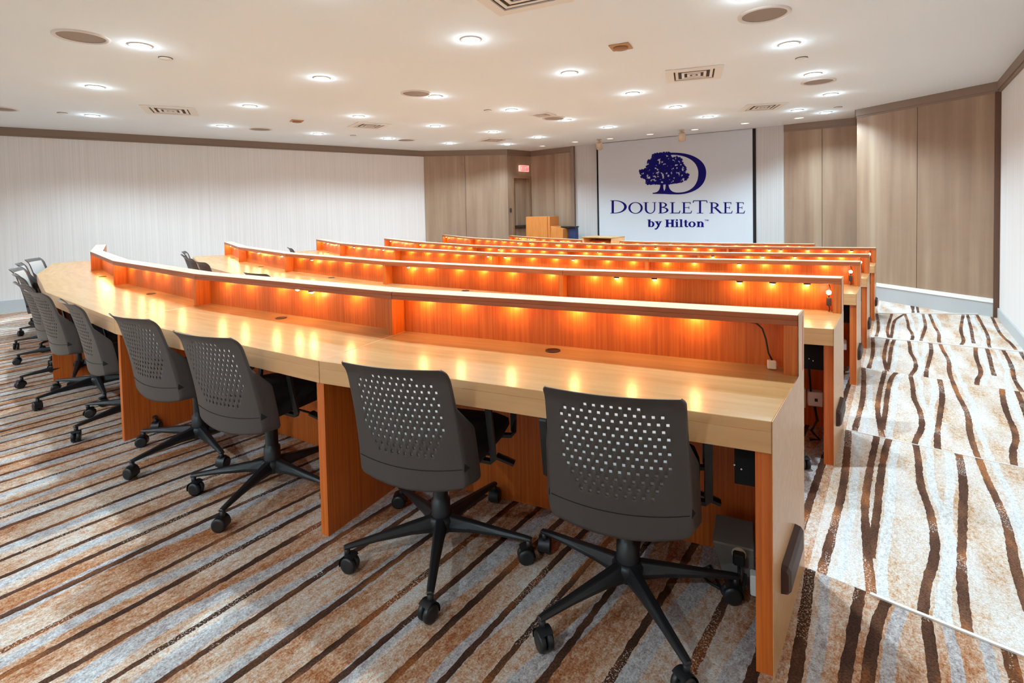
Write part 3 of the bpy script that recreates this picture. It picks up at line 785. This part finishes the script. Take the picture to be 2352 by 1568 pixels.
def place_chair(first, x, y, z, rot, spin, label, group, swiv=None):
    c = proto if first else copy_tree(proto)
    c.location = (x, y, z); c.rotation_euler = (0, 0, math.radians(rot)); tag(c, label, 'chair', group)
    rg = random.Random(int(abs(x*1000+y*77)))
    for o in D.objects:
        if o.parent is c and 'leg_no' in o:
            a_ = math.radians(spin-rot) + 2*math.pi*o['leg_no']/5
            if o.name.startswith('base_leg'): o.rotation_euler = (0, 0, a_)
            else: o.location = (.362*math.cos(a_), .362*math.sin(a_), 0); o.rotation_euler = (0, 0, rg.uniform(0, 6.28) if swiv is None else swiv+rg.uniform(-.6, .6))
G1 = 'grey-backed task chairs at the nearest desk row'
row1 = [(-.751, 1.62, 18, 248.5, 'perforated dark grey task chair nearest the camera, at the aisle end'),
        (-1.474, 1.44, 18, 309, 'perforated dark grey task chair, second from the aisle in the nearest row'),
        (-2.50, 1.29, 12, 299, 'perforated grey task chair just left of the first desk joint'),
        (-3.25, 1.255, 9, 282, 'perforated grey task chair with its back over the second desk joint'),
        (-4.09, 1.21, -2, 285, 'grey task chair turned almost edge-on, left of the second desk joint'),
        (-4.92, 1.20, 3, 280, 'grey task chair before the left-hand side panel, sixth from the aisle'),
        (-5.62, 1.25, 1, 270, 'grey task chair seventh from the aisle, seen nearly from the side'),
        (-6.45, 1.37, -5, 255, 'grey task chair eighth from the aisle at the far left'),
        (-7.20, 1.47, -22, 250, 'grey task chair ninth from the aisle, its pale front showing at the far left'),
        (-7.95, 1.63, -14, 250, 'grey task chair tenth from the aisle, seen as a thin leaning line'),
        (-8.62, 1.84, -30, 250, 'grey task chair at the far left end of the nearest row')]
for i, (x, y, ro, spn, lab) in enumerate(row1): place_chair(i == 0, x, y, 0, ro, spn, lab, G1)
G2 = 'grey-backed task chairs at the rows further down'
def rowchair(k, i, f, back, rot, lab):
    a, b = FR[k][i+1], FR[k][i]; t = (b-a).normalized(); n = Vector((-t.y, t.x)); p = b - t*((b-a).length*f) + n*back
    place_chair(False, p.x, p.y, ROWS[k][5], math.degrees(math.atan2(t.y, t.x))+rot, 250+37*f*10, lab, G2)
rowchair(1, 0, .30, .02, 5, 'dark task chair at the aisle end of the second row, one caster showing')
for (x, y, ro, lab) in ((-5.12, 2.86, 5, 'task chair of the second row with only its top edge showing over the nearest ledge'),
                        (-6.96, 3.12, -5, 'task chair of the second row, nearest of the group at its left end'),
                        (-7.70, 3.28, -10, 'task chair of the second row, second nearest of the group at its left end'),
                        (-8.34, 3.46, -15, 'task chair of the second row, third of the group at its left end'),
                        (-8.95, 3.70, -25, 'task chair at the far left end of the second row, standing tallest of its group')):
    place_chair(False, x, y, ROWS[1][5], ro, 265, lab, G2)
rowchair(2, 0, .30, .02, 5, 'dark task chair at the aisle end of the third row')
place_chair(False, -9.05, 5.52, ROWS[2][5], -20, 265, 'task chair peeking up at the far left end of the third row', G2)
rowchair(3, 0, .30, .02, 0, 'dark task chair at the aisle end of the fourth row')
rowchair(4, 0, .25, -.05, 0, 'dark task chair at the aisle end of the fifth row')
for o in D.objects:
    if 'leg_no' in o: del o['leg_no']

# ------------------------------------------------------------------ projection screen with its emblem
SA, SBp = Vector((-6.123, 11.80)), Vector((-2.515, 11.86))
sL = (SBp-SA).length; sang = math.atan2(SBp.y-SA.y, SBp.x-SA.x)
scr = empty('projection_screen', (SA.x, SA.y, 0), sang, label='large white projection screen with a navy tree emblem and hotel name', cat='screen')
mb = MB(); mb.box((0, 0, .12), (sL, .012, CEIL-.012)); mb.build('fabric', M['screen'], scr)
mb = MB(); mb.box((-.045, -.004, .12), (0, .02, CEIL-.012)); mb.box((sL, -.004, .12), (sL+.06, .02, CEIL-.012)); mb.build('black_border', M['fabric'], scr)
mb = MB(); mb.box((-.045, -.02, .08), (sL+.06, .03, .12)); mb.build('bottom_bar', M['white'], scr)
Hm = [1.7312, -.02651, .29962, .07253, -1.57911, 3.01049, .07748, -.00517]
def S(x, y):
    x /= 1000; y /= 1000; w = Hm[6]*x+Hm[7]*y+1
    return ((Hm[0]*x+Hm[1]*y+Hm[2])/w, (Hm[3]*x+Hm[4]*y+Hm[5])/w)
class Ink:
    def __init__(s): s.mb = MB()
    def poly(s, pts):
        # extruded outline, ear-clipped by bmesh
        q = [S(*p) for p in pts]; o = len(s.mb.v); n = len(q)
        s.mb.v += [(u, -.0035, z) for u, z in q] + [(u, -.0002, z) for u, z in q]
        s.mb.face([o+i for i in range(n)])
        for i in range(n): j = (i+1) % n; s.mb.face((o+i, o+j, o+n+j, o+n+i))
    def strip(s, A, B):
        for i in range(len(A)-1): s.poly([A[i], A[i+1], B[i+1], B[i]])
def ell(cx, cy, rx, ry, a0, a1, n): return [(cx+rx*math.cos(math.radians(a0+(a1-a0)*i/n)), cy-ry*math.sin(math.radians(a0+(a1-a0)*i/n))) for i in range(n+1)]
ink = Ink()
top, bot, st_, TH, TN = 968, 1175, 998, 34, 11
def rect(x0, y0, x1, y1): ink.poly([(x0, y0), (x1, y0), (x1, y1), (x0, y1)])
def stem(x, t, th=TH, ser=22, b=bot):
    rect(x, t, x+th, b); rect(x-ser, t, x+th+ser, t+9); rect(x-ser, b-9, x+th+ser, b)
# D
stem(45, top, 36, 20); ink.strip(ell(95, 1071, 190, 104, 90, -90, 28), ell(95, 1071, 148, 93, 90, -90, 28)); rect(60, top, 100, top+11); rect(60, bot-11, 100, bot)
# O
ink.strip(ell(424, 1088, 114, 92, 0, 360, 40), ell(424, 1088, 82, 81, 0, 360, 40))
# U
rect(545, st_, 632, st_+8); rect(572, st_, 604, 1110); rect(690, st_, 756, st_+8); rect(718, st_, 736, 1110)
ink.strip(ell(654, 1105, 82, 75, 180, 360, 24), ell(661, 1105, 57, 62, 180, 360, 24))
# B
stem(805, st_, 32, 18)
ink.strip(ell(835, 1040, 88, 42, 90, -90, 20), ell(835, 1040, 58, 32, 90, -90, 20)); ink.strip(ell(835, 1124, 112, 51, 90, -90, 20), ell(835, 1124, 78, 40, 90, -90, 20))
# L
stem(995, st_, 30, 25); ink.poly([(1020, bot-12), (1110, bot-12), (1126, bot-45), (1138, bot-45), (1125, bot), (1020, bot)])
def letE(x, w):
    stem(x, st_, 30, 20); rect(x+28, st_, x+w-14, st_+10); ink.poly([(x+w-26, st_), (x+w-14, st_), (x+w-10, st_+32), (x+w-20, st_+32)])
    rect(x+28, 1078, x+w-36, 1088); rect(x+w-42, 1062, x+w-34, 1106)
    ink.poly([(x+28, bot-11), (x+w-14, bot-11), (x+w, bot-42), (x+w+10, bot-42), (x+w-2, bot), (x+28, bot)])
letE(1178, 132)
# T
rect(1432, top, 1464, bot); rect(1396, bot-9, 1500, bot); rect(1340, top, 1556, top+12)
ink.poly([(1340, top), (1352, top), (1346, top+38), (1330, top+38)]); ink.poly([(1544, top), (1558, top), (1566, top+38), (1552, top+38)])
# R
stem(1618, st_, 30, 22); ink.strip(ell(1645, 1044, 98, 46, 90, -90, 20), ell(1645, 1044, 64, 36, 90, -90, 20))
ink.poly([(1670, 1088), (1706, 1082), (1790, 1164), (1810, 1167), (1810, bot), (1762, bot)])
letE(1835, 120); letE(2035, 116)
ink.mb.build('lettering', M['navy'], scr); ink = Ink()
def bstem(x, t, b, w=38): rect(x, t, x+w, b)
def bar(x0, x1, y): rect(x0, y, x1, y+10)
bstem(626, 1272, 1390, 34); bar(612, 666, 1272); ink.strip(ell(676, 1346, 48, 46, -120, 140, 28), ell(672, 1346, 18, 34, -120, 140, 28))
ink.poly([(738, 1302), (778, 1302), (806, 1372), (792, 1394)]); ink.poly([(812, 1302), (834, 1302), (780, 1412), (758, 1430), (728, 1430), (728, 1412), (752, 1410)]); bar(730, 790, 1300); bar(800, 844, 1300)
bstem(908, 1272, 1392); bstem(992, 1272, 1392, 38); rect(940, 1322, 996, 1340); bar(892, 960, 1272); bar(892, 960, 1382); bar(978, 1046, 1272); bar(978, 1046, 1382)
bstem(1064, 1306, 1392, 32); bar(1052, 1096, 1304); bar(1050, 1110, 1382); ink.poly(ell(1080, 1281, 18, 14, 0, 336, 14))
bstem(1132, 1268, 1392, 32); bar(1118, 1164, 1268); bar(1118, 1178, 1382)
bstem(1204, 1278, 1375, 32); bar(1188, 1258, 1306); ink.strip(ell(1236, 1368, 32, 26, 180, 330, 12), ell(1240, 1364, 10, 14, 180, 330, 12))
ink.strip(ell(1320, 1348, 58, 46, 0, 360, 28), ell(1320, 1348, 24, 35, 0, 360, 28))
bstem(1406, 1306, 1392, 34); bar(1392, 1440, 1304); bar(1392, 1450, 1382); bstem(1468, 1345, 1392, 34); bar(1456, 1512, 1382)
ink.strip(ell(1462, 1346, 42, 44, 0, 150, 14), ell(1456, 1346, 14, 30, 0, 150, 14))
rect(1518, 1272, 1546, 1276); rect(1530, 1272, 1535, 1297)
for x0 in (1552, 1576): rect(x0, 1272, x0+5, 1297)
ink.poly([(1552, 1272), (1558, 1272), (1568, 1290), (1566, 1296)]); ink.poly([(1580, 1272), (1574, 1272), (1564, 1290), (1566, 1296)])
ink.mb.build('subtitle_lettering', M['navy'], scr)
ink = Ink()
# big D bowl
def cubic(p0, p1, p2, p3, n=22):
    out = []
    for i in range(n+1):
        t = i/n; a = (1-t)**3; b = 3*t*(1-t)**2; c = 3*t*t*(1-t); d = t**3
        out.append((a*p0[0]+b*p1[0]+c*p2[0]+d*p3[0], a*p0[1]+b*p1[1]+c*p2[1]+d*p3[1]))
    return out
outer = cubic((960, 214), (1320, 195), (1545, 330), (1545, 530)) + cubic((1545, 530), (1545, 760), (1330, 872), (1080, 874))[1:] + cubic((1080, 874), (960, 874), (830, 866), (700, 866), 8)[1:]
inner = cubic((980, 248), (1200, 240), (1420, 330), (1420, 540)) + cubic((1420, 540), (1420, 740), (1290, 842), (1100, 845))[1:] + cubic((1100, 845), (1000, 846), (950, 780), (945, 700), 8)[1:]
# thin bowl band only as far as the baseline, then the trunk foot
ink.strip(outer[:45], inner[:45])
ink.poly(cubic((700, 848), (770, 846), (818, 820), (818, 700), 10) + [(862, 700), (866, 780), (880, 822)] + [(880, 868), (790, 866), (700, 866), (692, 857)])
ink.poly([(880, 822), (898, 780), (906, 700), (945, 700)] + cubic((945, 700), (950, 800), (1000, 846), (1100, 845), 10)[1:] + [(1090, 874), (980, 873), (880, 868)])
crown_ = [(492, 505), (520, 490), (580, 470), (600, 455), (612, 350), (650, 320), (690, 300), (705, 235), (800, 222), (960, 210), (985, 235), (985, 265), (1010, 300), (1060, 275), (1110, 268), (1130, 310), (1170, 330), (1180, 395), (1215, 440), (1222, 490), (1190, 530), (1225, 560), (1268, 550), (1265, 590), (1200, 660), (1120, 690), (1020, 695), (950, 712), (800, 712), (690, 712), (600, 700), (575, 672), (590, 640), (520, 612)]
def inside(x, y):
    c = False; j = len(crown_)-1
    for i in range(len(crown_)):
        xi, yi = crown_[i]; xj, yj = crown_[j]
        if (yi > y) != (yj > y) and x < (xj-xi)*(y-yi)/(yj-yi)+xi: c = not c
        j = i
    return c
rg = random.Random(5); cnt = 0
gaps = [(rg.uniform(540, 1200), rg.uniform(260, 680), rg.uniform(2, 8)) for _ in range(75)]
while cnt < 3000:
    x, y = rg.uniform(490, 1275), rg.uniform(208, 715)
    if not inside(x+rg.uniform(-12, 12), y+rg.uniform(-12, 12)): continue
    r_ = rg.uniform(10, 20)
    if any((x-gx)**2+(y-gy)**2 < (gr+r_*.8)**2 for gx, gy, gr in gaps): continue
    a0 = rg.uniform(0, 6.28); e_ = rg.uniform(.5, .8)
    q = []
    for i in range(6):
        an = 2*math.pi*i/6; ex, ey = r_*math.cos(an), r_*e_*math.sin(an)
        q.append((x+ex*math.cos(a0)-ey*math.sin(a0), y+ex*math.sin(a0)+ey*math.cos(a0)))
    o = len(ink.mb.v); zz = -.0035 - .0000004*cnt
    ink.mb.v += [(S(*p)[0], zz, S(*p)[1]) for p in q]; ink.mb.face([o+i for i in range(6)]); cnt += 1
ink.mb.build('tree_emblem', M['navy'], scr)

# ------------------------------------------------------------------ front fittings
ex = Vector(B1) + dt*.59
r = empty('exit_sign', (ex.x, ex.y, EYE+.99), math.atan2(dt.y, dt.x), label='red lit exit sign above the corner door', cat='sign')
mb = MB(); mb.box((-.18, -.06, 0), (.18, -.001, .17)); mb.build('housing', M['exit_white'], r, .004)
mb = MB(); mb.box((-.15, -.066, .02), (.15, -.061, .15)); mb.build('red_panel', M['exit_red'], r)
mb = MB(); W_ = .018
def lr(x0, z0, x1, z1): mb.box((x0, -.070, z0), (x1, -.0665, z1))
lr(-.13, .04, -.112, .13)
for z0 in (.04, .077, .114): lr(-.13, z0, -.08, z0+.016)
mb.add([(-.06, -.068, .04), (-.042, -.068, .04), (.0, -.068, .13), (-.018, -.068, .13)], [(0, 1, 2, 3)]); mb.add([(-.018, -.0682, .04), (.0, -.0682, .04), (-.042, -.0682, .13), (-.06, -.0682, .13)], [(0, 1, 2, 3)])
lr(.022, .04, .040, .13); lr(.06, .114, .13, .13); lr(.086, .04, .104, .114)
mb.build('letters', M['exit_white'], r)
sw = Vector(B1) + dt*.03
mb = MB(); mb.box((-.035, -.02, -.05), (.035, -.002, .05)); o = mb.build('light_switch', M['ventdark'], None, .004); o.location = (sw.x+.04*dt.x, sw.y+.04*dt.y, EYE-.07); o.rotation_euler = (0, 0, math.atan2(dt.y, dt.x)); tag(o, 'small dark wall switch left of the corner door', 'switch')

r = empty('lectern', (-7.56, 11.35, FRONT_Z), 0, label='orange wood lectern with a lower side wing before the corner wall', cat='lectern')
tz = EYE-.255-FRONT_Z
mb = MB(); mb.box((-.37, -.22, 0), (.30, .22, tz)); mb.build('body', M['orange_wood'], r, .004)
mb = MB(); mb.box((.301, -.20, 0), (.37, .24, tz)); mb.build('side_cheek', M['orange_wood'], r, .003)
mb = MB(); z1, z2 = tz-.24, tz-.31
mb.add([(.371, -.18, 0), (.74, -.18, 0), (.74, .2, 0), (.371, .2, 0), (.371, -.18, z1), (.74, -.18, z2), (.74, .2, z2), (.371, .2, z1)], [(0, 3, 2, 1), (4, 5, 6, 7), (0, 1, 5, 4), (1, 2, 6, 5), (2, 3, 7, 6), (3, 0, 4, 7)]); mb.build('side_wing', M['orange_wood'], r, .003)
r = empty('equipment_stand', (-6.66, 11.42, FRONT_Z), 0, label='dark blue stand with a flat top beside the lectern', cat='stand')
sz = EYE-.51-FRONT_Z
mb = MB(); mb.box((-.115, -.05, 0), (.09, .1, sz-.03)); mb.build('column', M['blue'], r, .005)
mb = MB(); mb.box((-.30, -.12, sz-.03), (.10, .12, sz)); mb.build('top', M['black'], r, .004)

# hooded box on the front row
cc = (FR[5][2]+FR[5][3])/2; tt = (FR[5][2]-FR[5][3]).normalized()
r = empty('equipment_hood', (-4.93, 9.62, ROWS[5][5]+DH), math.atan2(tt.y, tt.x)-.03, label='open-fronted wooden box standing on the middle of the front desk row', cat='box')
hh = .30
mb = MB(); mb.box((-.37, -.2, hh-.022), (.37, .28, hh)); mb.build('top_board', M['maple_top'], r, .002)
for s in (-1, 1):
    mb = MB(); mb.box((.352*s-.016, -.19, 0), (.352*s+.016, .27, hh-.0225)); mb.build('side_board', M['maple'], r, .002)
mb = MB(); mb.box((-.335, .24, 0), (.335, .262, hh-.0225)); mb.build('back_board', M['cherry'], r)

# ------------------------------------------------------------------ camera, world, view
f_px = 1185.37
cam = D.cameras.new('camera'); co = D.objects.new('camera', cam); C.objects.link(co)
rt = Vector((.7986717, .6014014, -.0209724)); up = Vector((-.0032859, .0392093, .9992256)); fw = Vector((-.601758, .7979844, -.0332915))
Rm = Matrix((rt, up, -fw)).transposed().to_4x4()
co.matrix_world = Matrix.Translation((0, 0, EYE)) @ Rm
cam.sensor_fit = 'HORIZONTAL'; cam.sensor_width = 36; cam.lens = 36*f_px/2352
cam.shift_x = 0; cam.shift_y = -(784-515.78)/2352; cam.clip_start = .05
sc_ = bpy.context.scene; sc_.camera = co
w = D.worlds.new('world'); sc_.world = w; w.use_nodes = True
w.node_tree.nodes['Background'].inputs[0].default_value = (.9, .93, 1, 1); w.node_tree.nodes['Background'].inputs[1].default_value = .3
vs_ = sc_.view_settings; vs_.view_transform = 'Standard'; vs_.look = 'None'; vs_.gamma = 1; vs_.exposure = -0.02; vs_.use_curve_mapping = False
sc_.cycles.max_bounces = 6; sc_.cycles.diffuse_bounces = 5; sc_.cycles.use_adaptive_sampling = True; sc_.cycles.adaptive_threshold = .1; sc_.cycles.adaptive_min_samples = 16; sc_.cycles.sample_clamp_indirect = 4
